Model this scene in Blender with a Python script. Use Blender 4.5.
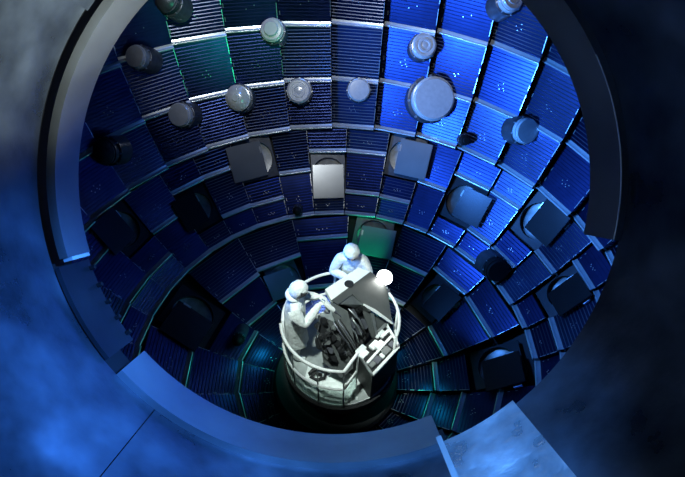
import bpy, bmesh, math, random
from mathutils import Vector, Matrix
random.seed(7)
for o in list(bpy.data.objects): bpy.data.objects.remove(o)
SC = bpy.context.scene
COL = SC.collection
D2R = math.radians

# ------------------------------------------------------------------ camera
FPX = 525.676
CAM = Vector((0.0, -4.52833733, 3.4618147))
CM = Matrix(((0.999922423, -0.000800915891, -0.0124300876),
             (-0.00801662859, 0.722395206, -0.691433944),
             (0.00953321611, 0.691479952, 0.722332744)))
cd = bpy.data.cameras.new('camera'); cam = bpy.data.objects.new('camera', cd); COL.objects.link(cam)
cd.sensor_width = 36; cd.lens = FPX / 685 * 36; cd.clip_start = 0.02; cd.clip_end = 100
cam.matrix_world = Matrix.Translation(CAM) @ CM.to_4x4()
SC.camera = cam

# ------------------------------------------------------------------ world, exposure
w = bpy.data.worlds.new('world'); SC.world = w; w.use_nodes = True
w.node_tree.nodes['Background'].inputs[0].default_value = (0.02, 0.05, 0.15, 1)
w.node_tree.nodes['Background'].inputs[1].default_value = 0.02
vs = SC.view_settings
vs.view_transform = 'Standard'; vs.look = 'None'; vs.gamma = 1.0; vs.exposure = 0.0; vs.use_curve_mapping = False

# ------------------------------------------------------------------ lamps of the chamber, with added unseen fills
def spot(name, loc, target, power, col, angle=70, blend=0.6, size=0.15):
    l = bpy.data.lights.new(name, 'SPOT'); l.energy = power; l.color = col
    l.spot_size = D2R(angle); l.spot_blend = blend; l.shadow_soft_size = size
    o = bpy.data.objects.new(name, l); COL.objects.link(o); o.location = loc
    o.rotation_euler = (Vector(target) - Vector(loc)).to_track_quat('-Z', 'Y').to_euler()
    return o
def point(name, loc, power, col, size=0.08):
    l = bpy.data.lights.new(name, 'POINT'); l.energy = power; l.color = col; l.shadow_soft_size = size
    o = bpy.data.objects.new(name, l); COL.objects.link(o); o.location = loc
    return o
# blue flood in a port on the left of the chamber, washing the right-hand wall
spot('blue_flood', (-4.25, -0.1, -1.75), (3.6, 3.0, -0.4), 4300, (0.06, 0.28, 1.0), 62, 1.0, 0.55)
# unseen blue fill added to brighten the lower right of the wall
spot('blue_low_fill', (-3.6, 1.5, 1.7), (3.8, 1.1, -2.7), 1900, (0.06, 0.27, 1.0), 38, 0.8, 0.4)
# second blue flood high up, washing the far wall
spot('blue_wash', (-0.3, 2.9, 3.6), (-0.3, 4.8, -0.6), 150, (0.07, 0.27, 1.0), 92, 0.9, 0.2)
# white work flood from the crown of the chamber onto the platform
spot('white_work_flood', (-0.9, -1.6, 3.6), (0.12, 0.1, -3.2), 2500, (0.86, 1.0, 0.95), 18, 0.35, 0.15)
# unseen white fill added to brighten the upper rows of port plugs
spot('white_plug_fill', (-0.8, -0.6, 4.4), (-0.2, 4.7, 0.1), 560, (0.9, 0.97, 1.0), 62, 0.7, 0.12)
# green lamps
spot('green_flood', (2.9, -3.2, -1.2), (-1.75, 4.6, -0.2), 560, (0.01, 1.0, 0.42), 23, 1.0, 0.2)
point('teal_lamp', (0.25, 1.25, -4.20), 4, (0.02, 0.9, 0.75), 0.06)
spot('green_plate_fill', (0.30, 1.15, -4.05), (0.72, 2.9, -4.15), 90, (0.01, 1.0, 0.42), 38, 0.8, 0.05)  # unseen green spot added to tint the port cover behind the worker
point('teal_lamp', (-1.02, 0.50, -4.18), 2.2, (0.02, 0.95, 0.8), 0.06)
point('teal_lamp', (1.22, 0.15, -4.20), 2.2, (0.02, 0.95, 0.7), 0.06)

# ------------------------------------------------------------------ helpers
def raydir(u, v):
    return (CM @ Vector(((u - 342.5) / FPX, -(v - 238.5) / FPX, -1.0))).normalized()
def W(u, v, z):                         # point of height z seen along that line of sight
    d = raydir(u, v); return CAM + d * ((z - CAM.z) / d.z)
def onplane(u, v, p0, n):
    d = raydir(u, v); return CAM + d * ((p0 - CAM).dot(n) / d.dot(n))
def onsphere(u, v, R):
    d = raydir(u, v); b = CAM.dot(d); return CAM + d * (-b + math.sqrt(b * b - (CAM.length_squared - R * R)))
PHI0 = -1.2076
def sph(lat, phi, R=5.0):
    a, b = D2R(lat), D2R(phi)
    return Vector((math.cos(a) * math.sin(b), math.cos(a) * math.cos(b), math.sin(a))) * R

MATS = {}
def mat(name, col, metallic=0.0, rough=0.5, noise=0.0, scale=8.0, bump=0.0, emit=None, estr=0, stretch=(1, 1, 1), alpha=1.0, rvar=0.0, coat=0.0):
    if name in MATS: return MATS[name]
    m = bpy.data.materials.new(name); m.use_nodes = True; nt = m.node_tree; p = nt.nodes['Principled BSDF']
    p.inputs['Base Color'].default_value = (*col, 1); p.inputs['Metallic'].default_value = metallic
    p.inputs['Roughness'].default_value = rough; p.inputs['Coat Weight'].default_value = coat
    if emit: p.inputs['Emission Color'].default_value = (*emit, 1); p.inputs['Emission Strength'].default_value = estr
    if alpha < 1: p.inputs['Alpha'].default_value = alpha
    if noise or bump or rvar:
        tc = nt.nodes.new('ShaderNodeTexCoord'); mp = nt.nodes.new('ShaderNodeMapping'); mp.inputs['Scale'].default_value = stretch
        nt.links.new(tc.outputs['Object'], mp.inputs[0])
        n = nt.nodes.new('ShaderNodeTexNoise'); n.inputs['Scale'].default_value = scale; n.inputs['Detail'].default_value = 6
        nt.links.new(mp.outputs[0], n.inputs['Vector'])
        if noise:
            r = nt.nodes.new('ShaderNodeValToRGB')
            r.color_ramp.elements[0].position = 0.3; r.color_ramp.elements[1].position = 0.7
            r.color_ramp.elements[0].color = (*[c * (1 - noise) for c in col], 1); r.color_ramp.elements[1].color = (*[min(1, c * (1 + noise)) for c in col], 1)
            nt.links.new(n.outputs['Fac'], r.inputs[0]); nt.links.new(r.outputs[0], p.inputs['Base Color'])
        if rvar:
            mr = nt.nodes.new('ShaderNodeMapRange'); mr.inputs['To Min'].default_value = max(0.03, rough - rvar); mr.inputs['To Max'].default_value = rough + rvar
            mr.inputs['From Min'].default_value = 0.3; mr.inputs['From Max'].default_value = 0.7
            nt.links.new(n.outputs['Fac'], mr.inputs[0]); nt.links.new(mr.outputs[0], p.inputs['Roughness'])
        if bump:
            b = nt.nodes.new('ShaderNodeBump'); b.inputs['Strength'].default_value = bump; b.inputs['Distance'].default_value = 0.02
            nt.links.new(n.outputs['Fac'], b.inputs['Height']); nt.links.new(b.outputs[0], p.inputs['Normal'])
    MATS[name] = m
    return m

M_WALL = mat('chamber_wall_steel', (0.008, 0.009, 0.012), 0.4, 0.5, 0.3, 3)
M_PANEL = [mat('louvred_panel_steel_a', (0.034, 0.052, 0.17), 1.0, 0.33, 0.12, 5),  # blue of the floods mixed into the steel colour
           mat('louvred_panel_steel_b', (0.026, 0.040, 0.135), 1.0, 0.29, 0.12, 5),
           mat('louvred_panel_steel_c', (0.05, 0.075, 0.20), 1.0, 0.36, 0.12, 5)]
M_RETURN_SHADE = mat('shaded_louvre_return', (0.012, 0.013, 0.02), 0.5, 0.4)  # shade of the unlit return faces put into the colour
M_LIP = [M_PANEL[0], mat('soft_glint_lip', (0.15, 0.17, 0.26), 0.8, 0.35), mat('strong_glint_lip', (0.34, 0.39, 0.5), 0.8, 0.35)]  # paler lips carry the louvre edge glints in their colour
M_LEDGE = mat('polished_ledge_steel', (0.86, 0.89, 0.93), 0.5, 0.26, 0.08, 9)
M_TRIM = mat('bright_edge_steel', (0.75, 0.78, 0.82), 0.8, 0.3)
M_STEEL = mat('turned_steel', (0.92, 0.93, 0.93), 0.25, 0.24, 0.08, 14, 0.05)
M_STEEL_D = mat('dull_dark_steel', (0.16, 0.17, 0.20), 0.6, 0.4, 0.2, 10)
M_COLLAR = mat('pale_collar_steel', (0.62, 0.62, 0.60), 0.45, 0.42, 0.2, 9)
M_COLLAR_D = mat('dark_dish_steel', (0.26, 0.26, 0.25), 0.5, 0.35, 0.25, 9)
M_PLATE = mat('cover_plate_steel', (0.42, 0.43, 0.44), 0.65, 0.30, 0.06, 3)
M_PLATE_D = mat('dark_cover_plate', (0.035, 0.036, 0.04), 0.7, 0.25, 0.1, 3)  # darker tone used for plate, frame and dish on some ports
M_FRAME_D = mat('dark_port_frame', (0.03, 0.031, 0.036), 0.6, 0.4, 0.2, 10)
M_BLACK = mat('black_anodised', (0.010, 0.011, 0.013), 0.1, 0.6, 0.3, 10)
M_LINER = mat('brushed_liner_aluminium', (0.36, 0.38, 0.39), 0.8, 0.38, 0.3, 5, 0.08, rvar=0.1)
M_LINER_D = mat('dark_liner_aluminium', (0.06, 0.065, 0.075), 0.8, 0.45, 0.3, 7, 0.08, rvar=0.1)  # same liner metal in a darker tone, for one segment
M_SHEET = mat('lining_sheet_metal', (0.14, 0.17, 0.21), 0.8, 0.38, 0.6, 9, 0.22, rvar=0.16)
M_SHEET2 = mat('crumpled_lining_foil', (0.7, 0.73, 0.76), 0.7, 0.34, 0.45, 16, 0.7, rvar=0.15)
M_RAIL = mat('white_enamelled_rail', (0.85, 0.88, 0.87), 0.0, 0.35, 0.05, 20)
M_SUIT = mat('white_cleanroom_fabric', (0.78, 0.83, 0.82), 0.0, 0.85, 0.12, 22, 1.0)
M_SUITG = mat('grey_cleanroom_fabric', (0.5, 0.54, 0.54), 0.0, 0.85, 0.12, 14, 0.5)
M_SKIN = mat('skin', (0.42, 0.33, 0.28), 0.0, 0.5)
M_DARKEYE = mat('dark_eye', (0.02, 0.02, 0.02), 0.0, 0.2)
M_GREYP = mat('grey_plate_paint', (0.11, 0.12, 0.12), 0.3, 0.4, 0.12, 6)
M_LIGHTP = mat('pale_plate_paint', (0.80, 0.84, 0.83), 0.1, 0.45, 0.05, 8)
M_MIDP = mat('satin_aluminium', (0.32, 0.35, 0.35), 0.7, 0.35, 0.15, 10)
M_CLOTH = mat('white_crumpled_sheet', (0.75, 0.80, 0.78), 0.0, 0.8, 0.15, 9, 0.6)
M_FLOOR = mat('platform_floor_steel', (0.35, 0.38, 0.37), 0.4, 0.5, 0.2, 8)

def obj(name, me, parent=None, m=None, kind=None):
    o = bpy.data.objects.new(name, me); COL.objects.link(o)
    if m and not me.materials: me.materials.append(m)
    if parent: o.parent = parent
    if kind: o['kind'] = kind
    return o
def tag(o, label, cat, group=None):
    o['label'] = label; o['category'] = cat
    if group: o['group'] = group
    return o
def empty(name, loc=(0, 0, 0)):
    o = bpy.data.objects.new(name, None); COL.objects.link(o); o.location = loc; o.empty_display_size = 0.1; return o
def mesh(name, verts, faces, smooth=False):
    me = bpy.data.meshes.new(name); me.from_pydata([tuple(v) for v in verts], [], faces); me.update()
    if smooth:
        for p in me.polygons: p.use_smooth = True
    return me
def bm2me(bm, name, smooth=False):
    bmesh.ops.recalc_face_normals(bm, faces=bm.faces)
    me = bpy.data.meshes.new(name); bm.to_mesh(me); bm.free()
    if smooth:
        for p in me.polygons: p.use_smooth = True
    return me
def frame_z(zdir, up=Vector((0, 0, 1))):
    z = zdir.normalized(); x = up.cross(z)
    if x.length < 1e-4: x = Vector((1, 0, 0))
    x.normalize(); y = z.cross(x); return Matrix((x, y, z)).transposed()
def place(o, loc, M3): o.matrix_world = Matrix.Translation(loc) @ M3.to_4x4()
def lathe(prof, n=32, name='lathe', closed=False, a0=0, a1=360):
    vs, fs = [], []; full = (a1 - a0) >= 359.9; k = n if full else n + 1; m = len(prof)
    for i in range(k):
        a = D2R(a0 + (a1 - a0) * i / n); c, s = math.cos(a), math.sin(a)
        for r, z in prof: vs.append((r * c, r * s, z))
    for i in range(n):
        j = (i + 1) % k
        for q in range(m if closed else m - 1):
            q2 = (q + 1) % m
            fs.append((i * m + q, j * m + q, j * m + q2, i * m + q2))
    if closed and not full:
        fs.append(tuple(range(m))); fs.append(tuple(reversed([n * m + q for q in range(m)])))
    bm = bmesh.new(); bvs = [bm.verts.new(v) for v in vs]; bm.verts.ensure_lookup_table()
    for f in fs:
        try: bm.faces.new([bvs[i] for i in f])
        except ValueError: pass
    bmesh.ops.remove_doubles(bm, verts=bm.verts, dist=1e-5)
    me = bm2me(bm, name, True)
    try: me.set_sharp_from_angle(angle=D2R(35))
    except Exception: pass
    return me
def prism(pts, off, name='prism', bevel=0.0):      # polygon of 3D points extruded by vector off
    bm = bmesh.new(); a = [bm.verts.new(p) for p in pts]; b = [bm.verts.new(Vector(p) + off) for p in pts]; n = len(pts)
    bm.faces.new(a); bm.faces.new(list(reversed(b)))
    for i in range(n): bm.faces.new((a[i], b[i], b[(i + 1) % n], a[(i + 1) % n]))
    if bevel: bmesh.ops.bevel(bm, geom=list(bm.edges), offset=bevel, segments=1, affect='EDGES')
    return bm2me(bm, name)
def boxm(sx, sy, sz, bevel=0.0, name='box', M4=None):
    bm = bmesh.new(); bmesh.ops.create_cube(bm, size=1); bmesh.ops.scale(bm, vec=(sx, sy, sz), verts=bm.verts)
    if bevel: bmesh.ops.bevel(bm, geom=list(bm.edges), offset=bevel, segments=2, affect='EDGES')
    if M4: bmesh.ops.transform(bm, matrix=M4, verts=bm.verts)
    return bm2me(bm, name)
def tubem(pts, r, n=8, name='tube', closed=False):
    pts = [Vector(p) for p in pts]; vs, fs = [], []; L = len(pts); ref = Vector((0.13, 0.27, 0.95)).normalized()
    for i, p in enumerate(pts):
        t = (pts[(i + 1) % L] - pts[i - 1]) if closed else (pts[min(i + 1, L - 1)] - pts[max(i - 1, 0)])
        t.normalize(); x = ref.cross(t)
        if x.length < 0.05: x = Vector((1, 0, 0)).cross(t)
        x.normalize(); y = t.cross(x)
        for k in range(n):
            a = 2 * math.pi * k / n; vs.append(p + (x * math.cos(a) + y * math.sin(a)) * r)
    for i in range(L if closed else L - 1):
        j = (i + 1) % L
        for k in range(n): fs.append((i * n + k, i * n + (k + 1) % n, j * n + (k + 1) % n, j * n + k))
    if not closed: fs.append(tuple(reversed(range(n)))); fs.append(tuple((L - 1) * n + k for k in range(n)))
    return mesh(name, vs, fs, True)

# ================================================================== CHAMBER WALL
R = 5.0
AX = raydir(335, 188)                    # axis of the access port
def build_sphere():
    bm = bmesh.new(); RR = 5.16
    bmesh.ops.create_icosphere(bm, subdivisions=5, radius=RR)
    # hole for the access port
    dead = []
    for f in bm.faces:
        c = f.calc_center_median(); v = c - CAM; ax = v.dot(AX); rad = (v - AX * ax).length
        if rad < 0.62 and c.dot(CAM) > 0: dead.append(f)
    bmesh.ops.delete(bm, geom=dead, context='FACES')
    me = bm2me(bm, 'wall_chamber', True); return me
wall = obj('wall_chamber', build_sphere(), None, M_WALL, 'structure')
wall['label'] = 'spherical steel chamber wall lined with louvred panels'

PCACHE = {}
def panel_meshes(lat0, lat1, dphi, depth, variant):
    key = (round(lat0, 2), round(lat1, 2), round(dphi, 2), depth, variant)
    if key in PCACHE: return PCACHE[key]
    g = 0.13                                        # gap in degrees at each side
    hp = dphi / 2 - g / max(0.2, math.cos(D2R(lat0)))
    A, B = sph(lat0 - 0.15, -hp), sph(lat0 - 0.15, hp); Cc, Dd = sph(lat1, hp), sph(lat1, -hp)
    n = -(A + B + Cc + Dd).normalized()
    H = (A - Dd).length
    tilt = 0.15 if lat1 > -31 else 0.065
    led = min(0.088 / H, 0.25)
    def P(s, t, h):
        return A.lerp(B, s).lerp(Dd.lerp(Cc, s), t) + n * (h + depth + tilt * s)
    te = 1 - led
    N = max(4, int(round(H * te / 0.057))); rid = (0.0035, 0.0065, 0.0095)[variant]
    vs, fs, mi = [], [], []
    def quad(a, b, c, d, m):
        i = len(vs); vs.extend((a, b, c, d)); fs.append((i, i + 1, i + 2, i + 3)); mi.append(m)
    prof = []
    for k in range(N):
        t0, t1 = te * k / N, te * (k + 1) / N
        prof += [(t0, 0.0), (t0 + (t1 - t0) * 0.2, rid)]
    prof.append((te, 0.0))
    m = len(prof); base = len(vs)
    for t, h in prof: vs.append(P(0, t, h)); vs.append(P(1, t, h))
    for k in range(m - 1):
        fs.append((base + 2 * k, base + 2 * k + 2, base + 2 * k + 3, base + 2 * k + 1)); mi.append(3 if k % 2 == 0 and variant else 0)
    # back edge returns on all four sides
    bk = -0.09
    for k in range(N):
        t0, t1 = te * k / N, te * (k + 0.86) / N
        quad(P(1, t0, rid * 0.4), P(1, t1, rid), P(1.004, t1, -0.22), P(1.004, t0, -0.22), 2)  # return faces carry their shade as a dark colour
    quad(P(0, 0, 0), P(0, 0, bk), P(0, te, bk), P(0, te, 0), 0)
    quad(P(0, 0, 0), P(1, 0, 0), P(1, 0, bk), P(0, 0, bk), 0)
    # bright strip down the raised edge and clip tabs
    e = 0.010 / max(0.3, (A - B).length)
    for t0, t1 in ((0.02, 0.34), (0.42, 0.52), (0.6, 0.9)):
        quad(P(1 - e, t0 * te, rid + 0.004), P(1 - e, t1 * te, rid + 0.004), P(1, t1 * te, rid + 0.004), P(1, t0 * te, rid + 0.004), 1)
    e2 = 0.012 / max(0.3, (A - B).length)
    for t0 in (0.55, 0.8):
        quad(P(0.05, t0 * te, rid + 0.004), P(0.05, (t0 + 0.08) * te, rid + 0.004), P(0.05 + e2, (t0 + 0.08) * te, rid + 0.004), P(0.05 + e2, t0 * te, rid + 0.004), 1)
    # screw heads
    q = 0.011; wdt = (A - B).length
    for sx, ty in ((-0.09, 0.62), (-0.05, 0.68), (0.05, 0.68), (0.10, 0.62), (0.0, 0.56), (0.02, 0.64)):
        if random.random() < 0.25: continue
        s, t = 0.5 + sx, ty * te; ds, dt = q / wdt / 1.4, q / H / 1.4; h = rid + 0.01
        quad(P(s - ds, t - dt, h), P(s - ds, t + dt, h), P(s + ds, t + dt, h), P(s + ds, t - dt, h), 1)
    me = mesh('panel', vs, fs); me.materials.append(M_PANEL[variant]); me.materials.append(M_TRIM); me.materials.append(M_RETURN_SHADE); me.materials.append(M_LIP[variant])
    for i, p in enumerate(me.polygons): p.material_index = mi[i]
    # ledge: folded strip below the louvres, lower lip turned inwards
    lv, lf = [], []
    pr = [(te + led * 0.02, 0.002), (te + led * 0.30, 0.016), (te + led * 0.62, 0.033)] + [(te + led * (0.66 + 0.34 * math.sin(math.pi / 2 * q / 4)), 0.035 + 0.014 * math.cos(math.pi / 2 * (q / 4)) ) for q in range(5)] + [(1.0, -0.05)]
    ns = 4; mm = len(pr)
    for i in range(ns + 1):
        for t, h in pr: lv.append(P(i / ns, t, h))
    for i in range(ns):
        for k in range(mm - 1): lf.append((i * mm + k, i * mm + k + 1, (i + 1) * mm + k + 1, (i + 1) * mm + k))
    lm = mesh('ledge', lv, lf, True); lm.materials.append(M_LEDGE)
    PCACHE[key] = (me, lm); return me, lm
def panel(lat0, lat1, p0, p1, variant=None, depth=0.0):
    if variant is None: variant = random.choice((0, 0, 1, 2))
    me, lm = panel_meshes(lat0, lat1, p1 - p0, depth, variant)
    o = obj('panel', me, wall); o.rotation_euler.z = -D2R((p0 + p1) / 2 + PHI0)
    l = obj('ledge', lm, o)
    return o

# upper rows: 32 columns
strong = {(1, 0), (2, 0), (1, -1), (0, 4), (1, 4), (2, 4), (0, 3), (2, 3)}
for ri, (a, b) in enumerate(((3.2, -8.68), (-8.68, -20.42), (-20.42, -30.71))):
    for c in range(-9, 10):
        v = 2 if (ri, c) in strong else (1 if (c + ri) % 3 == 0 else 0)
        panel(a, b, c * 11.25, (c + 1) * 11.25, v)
for c in range(-6, 6): panel(14.8, 3.2, c * 11.25, (c + 1) * 11.25, 0)
# ring with the outer beam ports
cols4 = [-98, -88, -77.5, -67.2, -57.5, -47, -37.5, -27.3, -16.2, -6.6, 4.2, 15.7, 26.2, 35.5, 46.6, 56.3, 66.5, 75.3, 84.5, 95, 105]
typ4 = 'aLbHaLbHaLbHaLbHaLbH'
PORTS = []
for i, t in enumerate(typ4):
    p0, p1 = cols4[i], cols4[i + 1]
    if t == 'L':
        panel(-31, -36.4, p0, p1); panel(-46, -50.8, p0, p1)
        if p0 > -80: PORTS.append((-36.5, -45.8, p0, p1))
        else: panel(-36.4, -45.8, p0, p1)
    elif t == 'b':
        panel(-31, -36.4, p0, p1); panel(-36.4, -45.8, p0, p1); panel(-46, -50.8, p0, p1)
    elif t == 'H':
        if p1 < 90: PORTS.append((-31.1, -40.6, p0, p1))
        else: panel(-31, -40.6, p0, p1)
        panel(-40.7, -46, p0, p1); panel(-46, -50.8, p0, p1)
    else:
        panel(-31, -40.6, p0, p1); panel(-40.8, -50.8, p0, p1)
# inner rings
def C5(p0, p1, rows, port=None, bot=None):
    for a, b in rows: panel(a, b, p0, p1, random.choice((0, 1, 1)))
    if port: PORTS.append((port[0], port[1], p0 + (p1 - p0) * 0.1, p1 - (p1 - p0) * 0.1))
    if bot: panel(bot[0], bot[1], p0, p1, 1)
C5(-15, 6, [(-51, -56.2), (-56.4, -67.6)], None, (-68, -79))
C5(6, 26, [(-59.3, -67.6)], (-50.9, -59.0), (-68, -79))
C5(26, 44, [(-51, -59.4), (-59.6, -67.6)], None, (-68, -79))
C5(44, 62, [(-51, -57)], (-57.1, -66.3), (-67.4, -79))
C5(62, 82.5, [(-51, -57.3), (-57.5, -67.3)], None, (-67.5, -79))
C5(82.5, 102, [(-63.2, -70)], (-52.9, -62.8), (-70.3, -80))
C5(102, 122, [(-51, -58), (-58, -65), (-65.2, -71)], None, (-71.2, -80))
C5(-36, -15, [(-51, -59.8)], (-59.9, -67.3), (-68, -79))
C5(-57.5, -36, [(-51, -60.7), (-60.9, -68)], None, (-68.2, -79))
C5(-80, -57.5, [(-63.2, -70.4)], (-52, -62.9), (-70.6, -80))
C5(-101, -80, [(-51, -60.3), (-60.5, -70.6)], None, (-70.8, -80))
C5(-122, -101, [(-51, -60.3), (-60.5, -70.6)], None, (-70.8, -80))
for k in range(6): C5(122 + k * 19.333, 122 + (k + 1) * 19.333, [(-58, -65), (-65.2, -71)], None, (-71.2, -80))

# ------------------------------------------------------------------ beam ports
def beam_port(lat0, lat1, p0, p1, label):
    pm = M_PLATE if any(k in label for k in ('silver', 'blue grey', 'green lit', 'worker hood')) else M_PLATE_D
    latc, phc = (lat0 + lat1) / 2, (p0 + p1) / 2 + PHI0
    c = sph(latc, phc); n = -c.normalized()
    wd = 5 * math.cos(D2R(latc)) * D2R(p1 - p0) * 0.96; ht = 5 * D2R(lat0 - lat1) * 0.98
    t = empty('beam_port'); Mz = frame_z(n); place(t, c, Mz)         # local x: sideways, y: up the wall, z: into the chamber
    tag(t, label, 'port', 'square beam ports low in the chamber wall')
    s = min(wd, ht); r = s * 0.5
    # square frame with a round bore
    bm = bmesh.new(); N = 32; sq, ci = [], []
    for k in range(N):
        a = 2 * math.pi * k / N + math.pi / 4; ca, sa = math.cos(a), math.sin(a); m = max(abs(ca), abs(sa))
        sq.append((ca / m * wd / 2, sa / m * ht / 2)); ci.append((ca * r * 0.93, sa * r * 0.93))
    z0, z1 = -0.09, 0.0
    vo = [bm.verts.new((x, y, z1)) for x, y in sq]; vi = [bm.verts.new((x, y, z1)) for x, y in ci]
    vob = [bm.verts.new((x, y, z0)) for x, y in sq]; vib = [bm.verts.new((x, y, z0 - 0.02)) for x, y in ci]
    for k in range(N):
        j = (k + 1) % N
        bm.faces.new((vo[k], vo[j], vi[j], vi[k])); bm.faces.new((vo[k], vob[k], vob[j], vo[j])); bm.faces.new((vi[k], vi[j], vib[j], vib[k]))
    obj('frame', bm2me(bm, 'port_frame'), t, M_STEEL_D if pm is M_PLATE else M_FRAME_D)
    # bore and pale dished end
    prof = [(r * 0.93, -0.02), (r * 0.93, -0.085), (r * 0.80, -0.10), (r * 0.45, -0.115), (0.0, -0.12)]
    obj('dished_lens_cover', lathe(prof, 32), t, M_COLLAR if pm is M_PLATE else M_COLLAR_D)
    # cover plate held in front of the bore, set off away from the line through the chamber axis
    pc = CAM.lerp(c, 1.0); cc = c - CAM; cc.normalize()
    v = CM.transposed() @ cc; u_, v_ = v.x / -v.z, v.y / -v.z           # direction on the wall, away from the viewing port's axis
    out = (c.normalized() - (c.normalized().dot(AX)) * AX)
    loc = Mz.transposed() @ out
    d2 = Vector((loc.x, loc.y, 0)); d2 = d2.normalized() if out.length > 0.12 else Vector((0, -1, 0))
    if abs(d2.x) > 2.2 * abs(d2.y): d2 = Vector((math.copysign(1, d2.x), 0, 0))
    elif abs(d2.y) > 2.2 * abs(d2.x): d2 = Vector((0, math.copysign(1, d2.y), 0))
    off = d2 * s * (0.25 if pm is M_PLATE else 0.34)
    pl = obj('cover_plate', boxm(wd * (0.90 if pm is M_PLATE else 0.82), ht * (0.84 if pm is M_PLATE else 0.76), 0.03, 0.006, 'cover_plate'), t, pm)
    pl.location = (off.x, off.y, 0.13); ax = Vector((-d2.y, d2.x, 0)); pl.rotation_mode = 'QUATERNION'
    pl.rotation_quaternion = Matrix.Rotation(D2R(-6), 3, ax).to_quaternion()
    for sx in (-1, 1):
        b = obj('bracket', boxm(0.035, ht * 0.16, 0.17, 0.004, 'bracket'), t, M_TRIM)
        b.location = (off.x + sx * wd * 0.41, off.y + ht * 0.2, 0.035)
    return t
names = [
 (-36, -62, 'black beam port at the left edge of the chamber below the dark round plug'),
 (-41, -42, 'dark beam port with pale dished cover left of the platform'),
 (-36, -22, 'blue grey beam port cover high left of the silver centre one'),
 (-41, -1, 'silver beam port cover in the middle above the workers'),
 (-36, 21, 'silver beam port cover right of the middle one, just below the plug rows'),
 (-41, 41, 'grey beam port with pale dish, between the small knob and right-hand panels'),
 (-36, 61, 'black beam port with grey dish high on the bright blue right side'),
 (-41, 80, 'black beam port at the right under the end of the dark liner'),
 (-55, 16, 'beam port with a green lit cover just behind the hooded worker'),
 (-62, 53, 'grey beam port right of the work lamp'),
 (-58, 92, 'black beam port low on the right with a green glint'),
 (-63.5, -25, 'dark beam port tucked beside the left worker hood'),
 (-57.5, -69, 'black beam port low on the left above the blue panels')]
for (a, b, p0, p1) in PORTS:
    la, ph = (a + b) / 2, (p0 + p1) / 2
    lab = min(names, key=lambda q: (q[0] - la) ** 2 + (q[1] - ph) ** 2 * 0.3)[2]
    beam_port(a, b, p0, p1, lab)

# ------------------------------------------------------------------ round port plugs
bmp = bmesh.new(); bmesh.ops.create_cone(bmp, cap_ends=True, segments=6, radius1=0.013, radius2=0.013, depth=0.03); PBOLT = bm2me(bmp, 'bolt'); PBOLT.materials.append(M_TRIM)
def port_plug(u, v, rpx, style, label, length=0.17, m=None, m2=None):
    p = onsphere(u, v, R - length * 0.6 - 0.14); dist = (p - CAM).length; r = rpx * dist / FPX * 0.86
    tc = (CAM - p).normalized(); du, dv = u - 340, v - 112; dd = math.hypot(du, dv) or 1
    out = CM @ Vector((du / dd, -dv / dd, 0)); tl = D2R(min(32, 0.16 * dd))
    n = (tc * math.cos(tl) + out * math.sin(tl)).normalized()
    t = empty('port_plug'); place(t, p - n * length * 0.62, frame_z(n)); tag(t, label, 'port plug', 'round port plugs on the chamber wall')
    m = m or M_STEEL; m2 = m2 or M_COLLAR; L = length
    obj('sleeve', lathe([(r * 1.12, -0.28), (r * 1.12, 0.02), (r * 1.05, 0.03), (r * 0.98, 0.03), (r * 0.98, -0.1)], 36), t, M_STEEL_D)
    obj('barrel', lathe([(r * 0.97, -0.2), (r * 0.97, L * 0.55), (r * 1.0, L * 0.6), (r * 1.0, L * 0.72), (r * 0.93, L * 0.75), (r * 0.93, L * 0.9), (r * 0.9, L * 0.93)], 36), t, m)
    if style == 'dome': pf = [(r * 0.9, L * 0.93), (r * 0.8, L * 1.1), (r * 0.6, L * 1.32), (r * 0.33, L * 1.47), (0.0, L * 1.53)]
    elif style == 'cone': pf = [(r * 0.9, L * 0.93), (r * 0.7, L * 1.2), (r * 0.42, L * 1.5), (r * 0.3, L * 1.52), (r * 0.26, L * 1.7), (0, L * 1.72)]
    elif style == 'step': pf = [(r * 0.9, L * 0.93), (r * 0.86, L), (r * 0.62, L * 1.02), (r * 0.6, L * 1.3), (r * 0.55, L * 1.36), (0, L * 1.38)]
    elif style == 'rings': pf = [(r * 0.9, L * 0.93), (r * 0.84, L * 1.05), (r * 0.7, L * 1.05), (r * 0.66, L * 0.98), (r * 0.55, L * 0.98), (r * 0.5, L * 1.12), (r * 0.36, L * 1.12), (r * 0.32, L * 1.03), (r * 0.2, L * 1.05), (0, L * 1.15)]
    else: pf = [(r * 0.9, L * 0.93), (r * 0.88, L * 1.0), (r * 0.6, L * 1.015), (0, L * 1.03)]
    obj('face_disc', lathe(pf, 40), t, m)
    for k in range(8):
        a = 2 * math.pi * k / 8
        bo = obj('bolt', PBOLT, t); bo.location = (r * 1.06 * math.cos(a), r * 1.06 * math.sin(a), 0.035); bo.scale = (r / 0.2, r / 0.2, 1)
    return t
port_plug(272, 30, 12.5, 'step', 'silver port plug with pale offset cap, at top left of the rows')
port_plug(424, 46, 13.5, 'rings', 'silver ringed port plug above the largest plug')
port_plug(238, 98, 14, 'cone', 'silver cone nosed port plug, left of the spiral one')
port_plug(299, 91, 13.5, 'rings', 'silver port plug with swirled rings on its face')
port_plug(359, 90, 12.5, 'disc', 'flat faced silver port plug, nearest left of the largest plug')
port_plug(433, 99, 24, 'disc', 'largest silver port plug with a broad turned disc face', 0.26)
port_plug(526, 131, 14, 'disc', 'silver port plug on the bright blue right side')
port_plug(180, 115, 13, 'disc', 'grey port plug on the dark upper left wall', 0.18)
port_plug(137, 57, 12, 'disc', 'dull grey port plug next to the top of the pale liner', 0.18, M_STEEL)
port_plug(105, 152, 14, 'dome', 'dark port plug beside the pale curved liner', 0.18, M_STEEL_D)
port_plug(465, 140, 6, 'step', 'tiny black knob plug below the largest plug', 0.12, M_BLACK)
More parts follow.
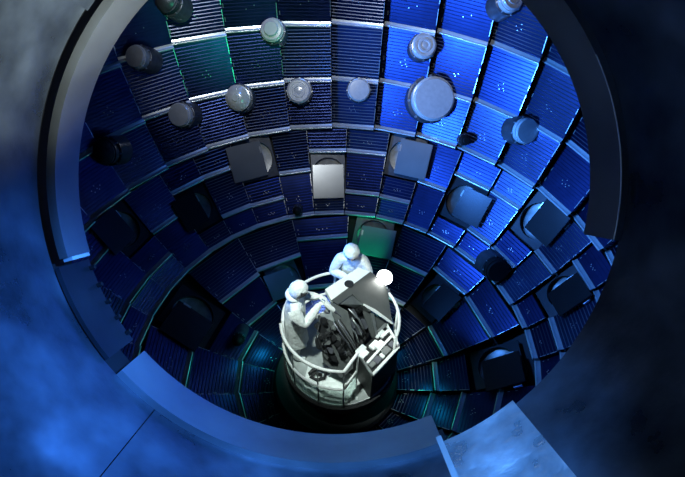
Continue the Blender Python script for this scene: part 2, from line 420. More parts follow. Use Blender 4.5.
port_plug(167, 0, 13, 'dome', 'dark domed plug cut off by the top edge at left', 0.18, M_STEEL_D)
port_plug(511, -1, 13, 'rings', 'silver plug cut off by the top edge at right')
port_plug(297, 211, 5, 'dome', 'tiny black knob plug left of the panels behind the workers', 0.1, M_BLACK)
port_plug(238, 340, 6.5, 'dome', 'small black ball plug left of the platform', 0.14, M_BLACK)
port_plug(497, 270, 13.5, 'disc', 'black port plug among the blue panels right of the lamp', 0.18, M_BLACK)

# ================================================================== ACCESS PORT (foreground)
AM = frame_z(AX, CM @ Vector((0, 1, 0)))      # local x = image right?, y = image up, z = away
AMx = CM @ Vector((1, 0, 0))
# build an explicit frame: x right, y up, z away from the viewer along the port axis
ax_x = (AMx - AX * AMx.dot(AX)).normalized(); ax_y = ax_x.cross(AX)
AMAT = Matrix((ax_x, ax_y, AX)).transposed()
def arc_solid(r0, r1, z0, z1, a0, a1, name, seg=None, cone=0.0):
    n = seg or max(4, int((a1 - a0) / 2.5))
    vs, fs = [], []
    for i in range(n + 1):
        a = D2R(a0 + (a1 - a0) * i / n); c, s = math.cos(a), math.sin(a)
        for r, z in ((r0, z0), (r0 + cone, z1), (r1 + cone, z1), (r1, z0)): vs.append((r * c, r * s, z))
    for i in range(n):
        for k in range(4): fs.append((i * 4 + k, i * 4 + (k + 1) % 4, (i + 1) * 4 + (k + 1) % 4, (i + 1) * 4 + k))
    fs.append((0, 3, 2, 1)); fs.append((n * 4, n * 4 + 1, n * 4 + 2, n * 4 + 3))
    bm = bmesh.new(); bv = [bm.verts.new(v) for v in vs]
    for f in fs: bm.faces.new([bv[k] for k in f])
    me = bm2me(bm, name, True); me.set_sharp_from_angle(angle=D2R(35)); return me
RN = 0.39
zf, zn, znl = RN / math.tan(D2R(25.9)), RN / math.tan(D2R(28.6)), RN / math.tan(D2R(27.9))
def structure(name, me, m, label=None):
    o = obj(name, me, None, m, 'structure'); place(o, CAM, AMAT)
    if label: o['label'] = label
    return o
# tunnel lining sheets
RT = 0.400
zback = -0.35; zfr = RT / math.tan(D2R(29.2))
structure('wall_left', arc_solid(RT, RT + 0.012, zback, zfr, 144, 230.6, 'wall_left'), M_SHEET, 'curved metal lining of the access port on the left')
structure('wall_top', arc_solid(RT - 0.004, RT + 0.012, zback, zfr, 40, 144.5, 'wall_top'), M_SHEET, 'curved metal lining of the access port overhead')
structure('wall_right', arc_solid(RT, RT + 0.012, zback, zfr + 0.004, -51, 41, 'wall_right'), M_SHEET, 'dark curved metal lining of the access port on the right')
structure('wall_bottom', arc_solid(RT, RT + 0.012, zback, zfr, 230.8, 292.5, 'wall_bottom'), M_SHEET, 'blue lit metal lining at the bottom of the access port')
structure('wall_foil', arc_solid(RT - 0.006, RT - 0.002, zback, zfr + 0.006, 292, 310, 'wall_foil'), M_SHEET2, 'bright crumpled foil sheet at the bottom right of the access port')
# outer barrel of the port through the chamber wall
structure('wall_barrel', arc_solid(RT + 0.013, 0.74, zfr - 0.05, zfr - 0.004, 0, 360, 'wall_barrel', 96), M_BLACK, 'dark barrel around the access port')
structure('trim_6', arc_solid(RT + 0.016, RT + 0.03, zfr - 0.006, zf - 0.005, 110, 294, 'trim_6', 60), M_BLACK, 'black band standing in for shade behind the left and bottom liner segments')  # added black arc painting the shade of the groove behind the liner
structure('trim_7', arc_solid(RT + 0.016, RT + 0.03, zfr - 0.006, zf - 0.005, -10, 70, 'trim_7', 30), M_BLACK, 'black band standing in for shade behind the right liner segment')  # same painted groove shade on the right
# liner segments
def liner(name, a0, a1, m, label, thick=0.012, dz=0.0, r=RN, bolts=0, z_near=zn):
    o = structure(name, arc_solid(r, r + thick, z_near + dz, zf + dz, a0, a1, name), m, label)
    for k in range(bolts):
        a = D2R(a0 + (a1 - a0) * (k + 0.5) / bolts)
        b = obj('bolt', BOLT, o); b.location = ((r - 0.004) * math.cos(a), (r - 0.004) * math.sin(a), zf + dz - 0.006); b.rotation_euler = (0, D2R(90), a); b.rotation_mode = 'XYZ'
        b.matrix_local = Matrix.Translation(b.location) @ Matrix.Rotation(a, 4, 'Z') @ Matrix.Rotation(D2R(90), 4, 'Y')
    return o
bmb = bmesh.new(); bmesh.ops.create_cone(bmb, cap_ends=True, segments=8, radius1=0.0035, radius2=0.0035, depth=0.008); BOLT = bm2me(bmb, 'bolt'); BOLT.materials.append(M_BLACK)
liner('trim_1', 112, 194.5, M_LINER, 'pale brushed metal liner segment curving down the left of the port', 0.012, 0, RN - 0.003, 0, znl)
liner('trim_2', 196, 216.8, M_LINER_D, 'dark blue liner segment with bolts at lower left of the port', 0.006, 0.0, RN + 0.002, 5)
liner('trim_3', 220.3, 293, M_LINER, 'bright blue liner segment along the bottom of the port', 0.01, 0, RN, 0)
liner('trim_4', -10.5, 68, M_LINER, 'dark liner segment curving down the right of the port', 0.01, 0, RN, 0)
ec = obj('lit_end_cap', arc_solid(RN - 0.0035, RN + 0.0095, znl + 0.01, zf - 0.004, 194.52, 195.3, 'lit_end_cap', 3), bpy.data.objects['trim_1'], M_LIGHTP); ec['label'] = 'end of the pale liner with the light on it painted white'  # white colour stands in for light catching the end face
es = obj('edge_highlight', arc_solid(RN - 0.0006, RN + 0.0004, zn - 0.002, zn + 0.0006, -10.4, 27, 'edge_highlight', 24), bpy.data.objects['trim_4'], M_LIGHTP)  # edge glint drawn in as a thin pale strip
# grey strap over the foil joint
s = structure('trim_5', arc_solid(RT - 0.016, RT - 0.008, 0.3, zfr + 0.006, 292, 293.2, 'trim_5', 3), M_COLLAR, 'grey strap at the joint of the bottom lining sheets')
# unseen fill lamps added to light the access port lining
def loc_port(x, y, z): return CAM + AMAT @ Vector((x, y, z))
spot('port_blue_fill', loc_port(0.34, 0.20, 0.45), loc_port(-0.29, -0.26, 0.66), 135, (0.045, 0.25, 1.0), 46, 1.0, 0.03)
spot('port_white_fill', loc_port(0.2, -0.22, 0.36), loc_port(-0.30, 0.28, 0.60), 85, (0.9, 1.0, 0.95), 46, 0.9, 0.03)
spot('port_foil_fill', loc_port(-0.12, 0.30, 0.36), loc_port(0.10, -0.37, 0.70), 60, (0.07, 0.31, 1.0), 48, 0.9, 0.03)

# ================================================================== WORK PLATFORM
ZF, ZR = -4.0, -2.95
BC = W(341, 317, ZR); BX, BY, BR = BC.x, BC.y, 0.86
plat = empty('work_platform', (BX, BY, ZF)); tag(plat, 'round white railed work platform holding two workers at the bottom of the chamber', 'platform')
def pl(name, me, m): return obj(name, me, plat, m)
def ringp(a, r=BR, z=0.0): return Vector((r * math.cos(D2R(a)), r * math.sin(D2R(a)), z))
def arcpts(a0, a1, r, z, n=24): return [ringp(a0 + (a1 - a0) * i / n, r, z) for i in range(n + 1)]
HR = ZR - ZF
pl('floor_plate', lathe([(0, 0.0), (BR + 0.02, 0.0), (BR + 0.02, -0.05), (0, -0.05)], 64), M_FLOOR)
pl('base_drum', lathe([(0, -0.05), (BR + 0.06, -0.05), (BR + 0.06, -0.18), (BR - 0.1, -0.3), (0, -0.3)], 64), M_BLACK)
pl('lift_column', lathe([(0.62, -0.3), (0.62, -0.93), (0.70, -0.95), (0.0, -0.95)], 48), M_BLACK)
pl('kick_band', lathe([(BR + 0.022, -0.02), (BR + 0.022, 0.03), (BR + 0.01, 0.03), (BR + 0.01, -0.02)], 64, closed=True), M_RAIL)
pc_ = obj('added_pit_ring', lathe([(0.72, -0.93), (0.72, -0.70), (1.02, -0.66), (1.06, -0.70), (1.06, -0.80)], 64), plat, M_BLACK); pc_.location = (-BX, -BY, 0)  # black ring added to hide the lit ends of the lowest panels
chord_end = W(358, 352, ZR) - Vector((BX, BY, ZF)); chord_st = W(343.5, 362.5, ZR) - Vector((BX, BY, ZF))
a_gate = 187
fa0 = math.degrees(math.atan2(chord_st.y, chord_st.x)) % 360
rr = chord_st.length if False else math.hypot(chord_st.x, chord_st.y)
rt = 0.024
def railset(z, dzg, rad):
    pl('rail', tubem(arcpts(96, 186, BR, z), rad, 10), M_RAIL)
    pl('rail', tubem(arcpts(90, -24, BR, z), rad, 10), M_RAIL)
    g = arcpts(a_gate, fa0, BR + 0.03, z + dzg); 
    e = Vector((chord_end.x, chord_end.y, z + dzg)); st = g[-1]
    pl('gate_rail', tubem(g + [st.lerp(e, 0.5), e], rad, 10), M_RAIL)
railset(HR, -0.02, rt); railset(HR * 0.52, -0.02, rt * 0.85)
for a in (96, 90, 135, 186, 45, 8, -24):
    pl('post', tubem([ringp(a, BR, 0), ringp(a, BR, HR)], 0.02, 8), M_RAIL)
for a in (a_gate, 218, 248, fa0):
    pl('gate_post', tubem([ringp(a, BR + 0.03, 0), ringp(a, BR + 0.03, HR - 0.02)], 0.012, 8), M_MIDP)
# clear curved guard below the middle rail
mg = bpy.data.materials.new('clear_guard'); mg.use_nodes = True; nt = mg.node_tree; nt.nodes.clear()
o_ = nt.nodes.new('ShaderNodeOutputMaterial'); mx = nt.nodes.new('ShaderNodeMixShader'); tr = nt.nodes.new('ShaderNodeBsdfTransparent'); gl = nt.nodes.new('ShaderNodeBsdfGlossy'); df = nt.nodes.new('ShaderNodeBsdfDiffuse'); mx2 = nt.nodes.new('ShaderNodeMixShader')
tr.inputs[0].default_value = (0.88, 0.95, 0.93, 1); gl.inputs['Roughness'].default_value = 0.12; df.inputs[0].default_value = (0.6, 0.72, 0.68, 1)
nt.links.new(gl.outputs[0], mx2.inputs[1]); nt.links.new(df.outputs[0], mx2.inputs[2]); mx2.inputs[0].default_value = 0.65
mx.inputs[0].default_value = 0.2; nt.links.new(tr.outputs[0], mx.inputs[1]); nt.links.new(mx2.outputs[0], mx.inputs[2]); nt.links.new(mx.outputs[0], o_.inputs[0])
def guard(pts):
    v, f = [], []
    for p in pts: v += [(p.x, p.y, 0.03), (p.x, p.y, HR * 0.5)]
    for i in range(len(pts) - 1): f.append((2 * i, 2 * i + 2, 2 * i + 3, 2 * i + 1))
    o = pl('guard_panel', mesh('guard_panel', v, f, True), mg)
    md = o.modifiers.new('thickness', 'SOLIDIFY'); md.thickness = 0.006
    return o
guard(arcpts(a_gate, 218, BR + 0.03, 0, 8)); guard(arcpts(218, 248, BR + 0.03, 0, 8)); guard(arcpts(248, fa0, BR + 0.03, 0, 8))
g_end = Vector((chord_end.x, chord_end.y, 0)); guard([ringp(fa0, BR + 0.03, 0), g_end])
pl('gate_post', tubem([g_end, g_end + Vector((0, 0, HR - 0.02))], 0.014, 8), M_RAIL)
# crumpled sheet on the floor
def crumple():
    bm = bmesh.new(); n = 26
    vs = {}
    for i in range(n + 1):
        for j in range(n + 1):
            x, y = (i / n - 0.5) * 0.86, (j / n - 0.5) * 0.42
            z = 0.03 + 0.05 * abs(math.sin(x * 17 + math.sin(y * 23) * 1.4)) * abs(math.cos(y * 19 + math.sin(x * 11))) + random.uniform(0, 0.018)
            e = min(1, min(i, n - i, j, n - j) / 3); vs[i, j] = bm.verts.new((x * (1 - 0.12 * abs(y)), y + 0.05 * math.sin(x * 9), 0.008 + z * e))
    for i in range(n):
        for j in range(n): bm.faces.new((vs[i, j], vs[i + 1, j], vs[i + 1, j + 1], vs[i, j + 1]))
    return bm2me(bm, 'sheet', True)
sh = obj('crumpled_sheet', crumple(), None, M_CLOTH); sh.location = (-0.06, -0.50, ZF); sh.rotation_euler.z = -0.12
tag(sh, 'crumpled white plastic sheet on the platform floor behind the clear guard', 'sheet')
# dark coiled hose on the floor
hp = [W(u, v, ZF + 0.12) for u, v in ((309, 374), (313, 370), (320, 369), (326, 373), (324, 378), (317, 380), (311, 377), (315, 373), (322, 375))]
hose = obj('coiled_hose', tubem(hp, 0.028, 8), None, M_BLACK); tag(hose, 'short black hose coiled on the platform floor near the front rail', 'hose')

# ================================================================== INSTRUMENT on the platform
inst = empty('instrument', (0.35, 0.0, ZF)); tag(inst, 'large grey wedge shaped instrument with white top band in the platform', 'instrument')
inst_inv = Vector((0.35, 0.0, ZF))
def ip(name, me, m):
    o = obj(name, me, inst, m); o.location = -inst_inv; return o
ZB = -2.55
b0, b1, b2, b3 = [W(u, v, ZB) for u, v in ((325, 289), (358, 267.5), (370.5, 271.3), (331.5, 300))]
ip('top_band', prism([b0, b1, b2, b3], Vector((0, 0, -0.09)), 'top_band', 0.006), M_LIGHTP)
hc = W(349, 284, ZB)
hd = lathe([(0, 0.0), (0.068, 0.0), (0.068, 0.006), (0.052, 0.006), (0.05, 0.003), (0, 0.003)], 24); h_ = ip('round_opening', hd, M_BLACK); h_.location = hc - inst_inv + Vector((0, 0, 0.002))
# sloping dark plate
q0, q1, q2 = W(331.5, 300, ZB), W(370.5, 271.3, ZB), W(392, 323, -3.22)
pn = (q1 - q0).cross(q2 - q0).normalized()
if pn.z < 0: pn = -pn
def sp(u, v): return onplane(u, v, q0, pn)
ip('sloping_plate', prism([sp(*c) for c in ((331.5, 300.3), (370.5, 271.7), (384, 281.5), (388, 292), (392, 323), (364, 304.5), (352, 294), (338, 304.5))], -pn * 0.03, 'sloping_plate'), M_GREYP)
# bright folded edge of the cut-out
ip('folded_edge', prism([sp(363, 303.5), sp(374, 308.8), sp(392, 322), sp(392, 324.5), sp(373, 312), sp(363, 305.5)], pn * 0.02, 'folded_edge'), M_LIGHTP)
ip('inner_panel', prism([sp(365, 306) - pn * 0.12, sp(391, 323) - pn * 0.10, sp(391, 338) - pn * 0.1, sp(377, 339) - pn * 0.12], -pn * 0.02, 'inner_panel'), M_GREYP)
ip('rib', prism([sp(372, 313) - pn * 0.06, sp(375, 313.5) - pn * 0.06, sp(379.5, 336) - pn * 0.06, sp(377, 337) - pn * 0.06], pn * 0.03, 'rib'), M_MIDP)
ip('recess_back', prism([sp(339, 304) - pn * 0.22, sp(352, 294) - pn * 0.22, sp(375, 314) - pn * 0.22, sp(378, 340) - pn * 0.24, sp(362, 350) - pn * 0.24], -pn * 0.02, 'recess_back'), M_BLACK)
ip('recess_side', prism([sp(340, 304), sp(352, 294.5), sp(364, 304.8), sp(371, 312), sp(368, 311) - pn * 0.16, sp(352, 298) - pn * 0.16, sp(342, 306) - pn * 0.16], -pn * 0.012, 'recess_side'), M_MIDP)
gm = lathe([(0, 0), (0.085, 0), (0.085, 0.05), (0.06, 0.06), (0.06, 0.1), (0.03, 0.1), (0.03, 0.14), (0, 0.14)], 24)
for (u, v, sc) in ((357, 301, 0.8), (363, 309, 1.0), (352.5, 304, 0.6)):
    g = ip('drive_wheel', gm, M_BLACK if sc != 0.6 else M_STEEL_D); g.matrix_local = Matrix.Translation(sp(u, v) - pn * 0.2 - inst_inv) @ frame_z(pn).to_4x4() @ Matrix.Scale(sc, 4)
for (pa, pb, pc_) in (((351, 309), (361, 320), (369, 334)), ((351, 326), (357, 333), (363, 345)), ((354, 318), (360, 328), (367, 340))):
    ip('curved_arm', tubem([sp(*pa) - pn * 0.07, sp(*pb) - pn * 0.05, sp(*pc_) - pn * 0.1], 0.014, 8), M_MIDP)
for (u, v) in ((357, 325), (364, 331), (359, 314), (370, 325)):
    o = ip('actuator', boxm(0.07, 0.16, 0.07, 0.01), M_STEEL_D); o.matrix_local = Matrix.Translation(sp(u, v) - pn * 0.16 - inst_inv) @ frame_z(pn).to_4x4()
# narrow grey side plate
r0, r1, r2 = W(331, 302, -2.58), W(347.5, 311, -2.75), W(356, 351, -3.25)
rn = (r1 - r0).cross(r2 - r0).normalized()
if rn.dot(CAM - r0) < 0: rn = -rn
def rp(u, v): return onplane(u, v, r0, rn)
ip('side_plate', prism([rp(*c) for c in ((330.5, 301.5), (347.5, 311), (350, 320), (356.5, 351), (349, 344), (339, 327), (333, 316))], -rn * 0.03, 'side_plate'), M_MIDP)
ip('back_plate', prism([rp(*c) - rn * 0.16 for c in ((322, 318), (340, 326), (357, 352), (357, 372), (345, 382), (327, 366))], -rn * 0.03, 'back_plate'), M_GREYP)
for k in range(4):
    ip('slide_rod', tubem([rp(333 + k * 2.2, 322 - k * 1.2) + rn * 0.02, rp(352 + k * 1.5, 350.5 - k * 1.6) + rn * 0.02], 0.011, 8), M_BLACK if k % 2 else M_STEEL_D)
for (u, v, sx, sy, mm) in ((322, 330, 0.10, 0.2, M_BLACK), (327, 341, 0.13, 0.15, M_MIDP), (334, 338, 0.08, 0.14, M_BLACK), (320, 345, 0.07, 0.16, M_BLACK), (331, 352, 0.10, 0.08, M_STEEL_D), (339, 345, 0.09, 0.07, M_BLACK), (344, 354, 0.10, 0.05, M_STEEL_D), (325, 322, 0.08, 0.09, M_BLACK), (336, 329, 0.07, 0.06, M_MIDP), (345, 343, 0.05, 0.10, M_BLACK), (334, 360, 0.12, 0.08, M_BLACK)):
    o = ip('drive_unit', boxm(sx, sy, 0.09, 0.012), mm); o.matrix_local = Matrix.Translation(rp(u, v) - rn * 0.07 - inst_inv) @ frame_z(rn).to_4x4() @ Matrix.Rotation(random.uniform(-0.5, 0.5), 4, 'Z')
for (u, v) in ((328, 335), (341, 350), (322, 337)):
    o = ip('pulley', gm, M_STEEL_D); o.matrix_local = Matrix.Translation(rp(u, v) - rn * 0.03 - inst_inv) @ frame_z(rn).to_4x4() @ Matrix.Scale(0.6, 4)
for cpts in (((319, 322), (315, 335), (321, 350), (330, 357)), ((326, 318), (330, 330), (322, 342), (328, 352)), ((337, 333), (343, 340), (338, 352), (347, 357))):
    ip('cable', tubem([rp(*c) + rn * (0.04 + 0.02 * math.sin(i * 2)) for i, c in enumerate(cpts)], 0.010, 6), M_BLACK)
# black lower body with the open equipment tray
ZT = -3.30
t0, t1, t2, t3 = [W(u, v, ZT) for u, v in ((357, 353), (372.5, 376), (399, 347.5), (386, 325))]
ip('lower_body', prism([t0, t1, t2, t3], Vector((0, 0, -1.05)), 'lower_body', 0.01), M_BLACK)
def tl(a, b): return t0.lerp(t1, a).lerp(t3.lerp(t2, a), b)
def bar(name, A, B, wd, ht, m):
    d = (B - A); o = ip(name, boxm(d.length, wd, ht, 0.005), m); x = d.normalized(); z = Vector((0, 0, 1)); y = z.cross(x).normalized(); z = x.cross(y)
    o.matrix_local = Matrix.Translation((A + B) / 2 - inst_inv) @ Matrix((x, y, z)).transposed().to_4x4(); return o
up = Vector((0, 0, 0.02))
bar('tray_edge', t1 + up, t2 + up, 0.045, 0.05, M_LIGHTP); bar('tray_edge', t0 + up, t1 + up, 0.03, 0.05, M_MIDP); bar('tray_edge', t2 + up, t3 + up, 0.035, 0.05, M_LIGHTP)
bar('tray_bar', tl(0.58, 0.04) + up * 2, tl(0.52, 0.95) + up * 2, 0.04, 0.04, M_LIGHTP)
for (a, b, sx, sy, sz, mm) in ((0.05, 0.1, 0.17, 0.09, 0.06, M_LIGHTP), (0.24, 0.1, 0.15, 0.10, 0.05, M_LIGHTP), (0.28, 0.45, 0.16, 0.10, 0.05, M_LIGHTP), (0.42, 0.55, 0.16, 0.09, 0.08, M_LIGHTP), (0.12, 0.72, 0.17, 0.06, 0.05, M_LIGHTP), (0.26, 0.85, 0.2, 0.05, 0.05, M_LIGHTP), (0.02, 0.85, 0.2, 0.05, 0.05, M_MIDP), (0.76, 0.3, 0.12, 0.1, 0.06, M_STEEL_D), (0.76, 0.62, 0.14, 0.1, 0.07, M_MIDP), (0.78, 0.47, 0.06, 0.08, 0.05, M_LIGHTP), (0.74, 0.85, 0.1, 0.08, 0.05, M_STEEL_D), (0.74, 0.14, 0.1, 0.07, 0.05, M_MIDP)):
    o = ip('tray_block', boxm(sx, sy, sz, 0.008), mm); x = (t3 - t0).normalized(); z = Vector((0, 0, 1)); y = z.cross(x)
    o.matrix_local = Matrix.Translation(tl(a, b) + Vector((0, 0, 0.03)) - inst_inv) @ Matrix((x, y, z)).transposed().to_4x4()
# support struts from the wedge to the body
for A, B in ((sp(391, 322) - pn * 0.05, t3), (sp(389, 300) - pn * 0.05, W(388, 322, -3.4)), (sp(340, 303) - pn * 0.1, Vector((0.0, 0.05, ZF))), (rp(350, 345) - rn * 0.2, Vector((0.25, -0.3, ZF)))):
    ip('strut', tubem([A, B], 0.03, 8), M_MIDP)
o = ip('pedestal', prism([Vector((-0.05, -0.25, ZF)), Vector((0.3, -0.42, ZF)), Vector((0.62, 0.2, ZF)), Vector((0.2, 0.35, ZF))], Vector((0, 0, 0.62)), 'pedestal', 0.02), M_BLACK)

# ================================================================== WORK LAMP
lp = W(385, 277, -2.72)
lamp = empty('work_lamp', lp); tag(lamp, 'glaring white work lamp clamped to the platform rail behind the instrument', 'lamp')
ldir = (Vector((0.1, -0.9, -2.2)) - lp).normalized().lerp((CAM - lp).normalized(), 0.35).normalized()
LM = frame_z(ldir).to_4x4()
def lo(name, me, m, z=0.0):
    o = obj(name, me, lamp, m); o.matrix_local = LM @ Matrix.Translation((0, 0, z)); return o
M_BULB = mat('lit_lamp_glass', (1, 1, 1), 0, 0.3, emit=(1.0, 0.99, 0.93), estr=18)
lo('reflector', lathe([(0.03, -0.13), (0.055, -0.12), (0.06, -0.06), (0.115, -0.005), (0.125, 0.02), (0.12, 0.02), (0.11, 0.0), (0.055, -0.05), (0.0, -0.055)], 28), M_RAIL)
lo('lamp_glass', lathe([(0.117, 0.015), (0.10, 0.035), (0.06, 0.05), (0, 0.055)], 28), M_BULB)
e1 = Vector((BX, BY, 0)) + ringp(33, BR, 0); e1.z = ZR
o = obj('arm', tubem([Vector((0, 0, -0.05)), Vector((0.03, -0.02, -0.16)), e1 - lp], 0.014, 8), lamp, M_RAIL)
o = obj('clamp', boxm(0.07, 0.07, 0.09, 0.01), lamp, M_STEEL_D); o.location = e1 - lp
spot('work_lamp_light', lp + ldir * 0.07, (0.05, -0.1, -3.3), 30, (1.0, 0.98, 0.92), 120, 0.6, 0.05)

# ================================================================== PEOPLE
def skin_mesh(name, nodes, edges, parent, m, sub=2, root=0):
    me = bpy.data.meshes.new(name); me.from_pydata([n[0] for n in nodes], edges, []); me.update()
    o = obj(name, me, parent, m)
    bpy.context.view_layer.objects.active = o
    md = o.modifiers.new('skin', 'SKIN'); md.use_smooth_shade = True
    if not me.skin_vertices:
        bm = bmesh.new(); bm.from_mesh(me); bm.verts.layers.skin.verify(); bm.to_mesh(me); bm.free()
    for i, n in enumerate(nodes):
        r = n[1]; me.skin_vertices[0].data[i].radius = r if isinstance(r, tuple) else (r, r); me.skin_vertices[0].data[i].use_root = (i == root)
    ss = o.modifiers.new('sub', 'SUBSURF'); ss.levels = sub; ss.render_levels = sub
    return o
def glove(parent, wrist, fdir, palm, thumb_side):
    # wrist: Vector, fdir: finger direction, palm: palm normal; five fingers
    f = fdir.normalized(); p = (palm - f * palm.dot(f)).normalized(); sd = p.cross(f) * thumb_side
    nodes = [(wrist - f * 0.03, 0.033), (wrist + f * 0.045, (0.036, 0.022))]; edges = [(0, 1)]
    for k, (off, ln) in enumerate(((-0.030, 0.062), (-0.011, 0.078), (0.009, 0.074), (0.028, 0.058))):
        b = len(nodes); kn = wrist + f * 0.085 - sd * off
        nodes += [(kn, 0.0125), (kn + f * ln * 0.5 + p * 0.018, 0.0105), (kn + f * ln * 0.75 + p * ln * 0.7, 0.0095)]
        edges += [(1, b), (b, b + 1), (b + 1, b + 2)]
    b = len(nodes); tb = wrist + f * 0.035 + sd * 0.042
    nodes += [(tb, 0.014), (tb + f * 0.035 + sd * 0.02 + p * 0.02, 0.012), (tb + f * 0.06 + sd * 0.012 + p * 0.045, 0.010)]
    edges += [(1, b), (b, b + 1), (b + 1, b + 2)]
    return skin_mesh('glove', [(tuple(n[0]), n[1]) for n in nodes], edges, parent, M_SUIT, 1)
def person(name, loc, yaw, lean, elb, wri, headpitch, label, headyaw=0.0, sc=1.0, hand_dirs=None):
    t = empty(name, loc); t.rotation_euler.z = yaw; t.scale = (sc,) * 3; tag(t, label, 'person')
    V = Vector
    ch = V((lean, 0, 1.36)); nk = V((lean * 1.25 + 0.01, 0, 1.49)); hd = V((lean * 1.5 + 0.04, 0, 1.63))
    nodes = [((0, 0, 0.98), (0.155, 0.185)), ((lean * 0.45, 0, 1.17), (0.145, 0.18)), (tuple(ch), (0.15, 0.20)), (tuple(nk), 0.075), (tuple(hd), (0.095, 0.085)), (tuple(hd + V((0.01, 0, 0.07))), 0.075)]
    edges = [(0, 1), (1, 2), (2, 3), (3, 4), (4, 5)]
    for sdn, s_ in ((0, 1), (1, -1)):
        b = len(nodes); sh_ = V((lean * 1.05, 0.185 * s_, 1.40)); e = V(elb[sdn]); w_ = V(wri[sdn])
        nodes += [(tuple(sh_), 0.10), (tuple(sh_.lerp(e, 0.5)), 0.09), (tuple(e), 0.08), (tuple(e.lerp(w_, 0.55)), 0.07), (tuple(w_), 0.048)]
        edges += [(2, b), (b, b + 1), (b + 1, b + 2), (b + 2, b + 3), (b + 3, b + 4)]
    for s_ in (1, -1):
        b = len(nodes)
        nodes += [((0.0, 0.10 * s_, 0.86), 0.115), ((0.02, 0.115 * s_, 0.50), 0.088), ((-0.02, 0.12 * s_, 0.10), 0.066), ((0.05, 0.125 * s_, 0.05), 0.05), ((0.14, 0.13 * s_, 0.04), 0.04)]
        edges += [(0, b), (b, b + 1), (b + 1, b + 2), (b + 2, b + 3), (b + 3, b + 4)]
    body = skin_mesh('body', nodes, edges, t, M_SUIT, 2)
    fr = lathe([(0.12, 1.40), (0.175, 1.28), (0.19, 1.05), (0.20, 0.75), (0.215, 0.42), (0.20, 0.42), (0.18, 0.8)], 28)
    for v in fr.vertices:
        k = max(0, v.co.z - 0.95); an = math.atan2(v.co.y, v.co.x); v.co.x *= 0.86; w2 = 1 + 0.045 * math.sin(an * 7 + v.co.z * 3) * min(1, max(0, 1.3 - v.co.z)); v.co.x *= w2; v.co.y *= w2; v.co.x += lean * k * 2.2
    obj('frock', fr, t, M_SUIT)
    # head gear
    HM = Matrix.Translation(hd + V((0.0, 0, 0.035))) @ Matrix.Rotation(headyaw, 4, 'Z') @ Matrix.Rotation(headpitch, 4, 'Y')
    def shell(nm, rx, ry, rz, keep, m, off=(0, 0, 0), wr=0.0):
        bm = bmesh.new(); bmesh.ops.create_uvsphere(bm, u_segments=24, v_segments=16, radius=1)
        for v in bm.verts:
            k = 1 + wr * math.sin(v.co.x * 9 + v.co.z * 7) * math.sin(v.co.y * 8 + v.co.z * 5)
            v.co = V((v.co.x * rx * k, v.co.y * ry * k, v.co.z * rz * k))
        dead = [f for f in bm.faces if not keep(f.calc_center_median())]
        bmesh.ops.delete(bm, geom=dead, context='FACES')
        o = obj(nm, bm2me(bm, nm, True), t, m); o.matrix_local = HM @ Matrix.Translation(off)
        md = o.modifiers.new('thick', 'SOLIDIFY'); md.thickness = 0.006
        return o
    shell('hood', 0.135, 0.125, 0.158, lambda c: not (c.x > 0.035 and -0.10 < c.z < 0.062), M_SUIT, (0, 0, 0), 0.03)
    shell('face', 0.124, 0.10, 0.14, lambda c: c.x > -0.01, M_SKIN)
    shell('face_mask', 0.136, 0.108, 0.135, lambda c: c.x > 0.04 and c.z < -0.015, M_SUITG)
    nose = shell('nose', 0.02, 0.014, 0.028, lambda c: True, M_SKIN, (0.125, 0, -0.005))
    for s_ in (1, -1): shell('eye', 0.012, 0.017, 0.011, lambda c: True, M_DARKEYE, (0.108, 0.040 * s_, 0.020))
    shell('hood_collar', 0.115, 0.13, 0.06, lambda c: True, M_SUIT, (-0.025, 0, -0.15))
    for sdn, s_ in ((0, 1), (1, -1)):
        e, w_ = V(elb[sdn]), V(wri[sdn]); fd, pm = hand_dirs[sdn] if hand_dirs else ((w_ - e).normalized(), V((0, 0, -1)))
        glove(t, w_, V(fd), V(pm), s_)
    return t
hA = W(298, 291, -2.36)
hand_l = W(325, 297, -2.56); hand_r = W(327, 305, -2.62)
locA = Vector((hA.x - 0.085, hA.y + 0.01, ZF))
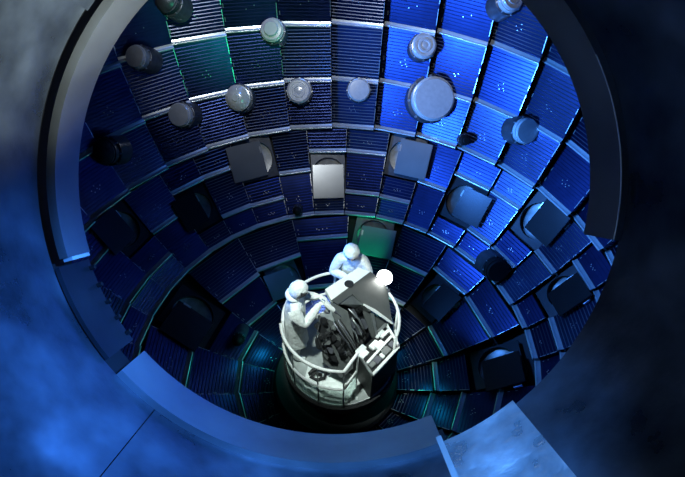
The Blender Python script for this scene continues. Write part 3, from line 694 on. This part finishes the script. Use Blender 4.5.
def toloc(p, loc, yaw):
    return Matrix.Rotation(-yaw, 3, 'Z') @ (p - loc)
yA = -0.05
wl, wr_ = toloc(hand_l, locA, yA) , toloc(hand_r, locA, yA)
wl -= Vector((0.10, 0, 0)); wr_ -= Vector((0.10, -0.02, 0))
personA = person('person', locA, yA, 0.035, [(0.15, 0.27, 1.18), (0.17, -0.25, 1.15)], [tuple(wl), tuple(wr_)], 0.42,
    'worker in white hooded cleanroom suit at the left rail reaching towards the instrument', 0.0, 1.0,
    [((1, -0.15, 0.0), (0, -0.5, -1)), ((1, 0.2, -0.1), (0, 0.5, -1))])
hB = W(352, 254, -2.40)
yB = D2R(-97)
locB = Vector((hB.x + 0.02, hB.y + 0.2, ZF)); rB = math.hypot(locB.x - BX, locB.y - BY)
personB = person('person', locB, yB, 0.12, [(0.20, 0.30, 1.13), (0.18, -0.30, 1.13)], [(0.36, 0.07, 1.27), (0.37, -0.05, 1.25)], 0.5,
    'worker in white hood and suit behind the instrument with hands held at the chest', 0.1, 1.0,
    [((0.5, -0.8, 0.1), (-0.4, -0.3, -0.8)), ((0.5, 0.8, 0.15), (-0.4, 0.3, -0.8))])
# hand tool of the left worker
tool = empty('power_tool', hand_r); tag(tool, 'pale hand tool gripped by the left worker over the instrument', 'tool')
td = (W(338, 312, -2.72) - W(327, 303, -2.60)).normalized(); TM = frame_z(td).to_4x4()
for nm, pf, m in (('barrel', [(0, -0.05), (0.035, -0.05), (0.04, 0.0), (0.04, 0.10), (0.025, 0.14), (0, 0.14)], M_LIGHTP), ('chuck', [(0.02, 0.14), (0.02, 0.19), (0.008, 0.2), (0.008, 0.27), (0, 0.27)], M_STEEL_D)):
    o = obj(nm, lathe(pf, 16), tool, m); o.matrix_local = TM
o = obj('grip', boxm(0.05, 0.045, 0.13, 0.012), tool, M_LIGHTP); o.location = (0.0, 0.0, -0.08)
o = obj('battery', boxm(0.08, 0.06, 0.04, 0.008), tool, M_STEEL_D); o.location = (0.0, 0.0, -0.16)
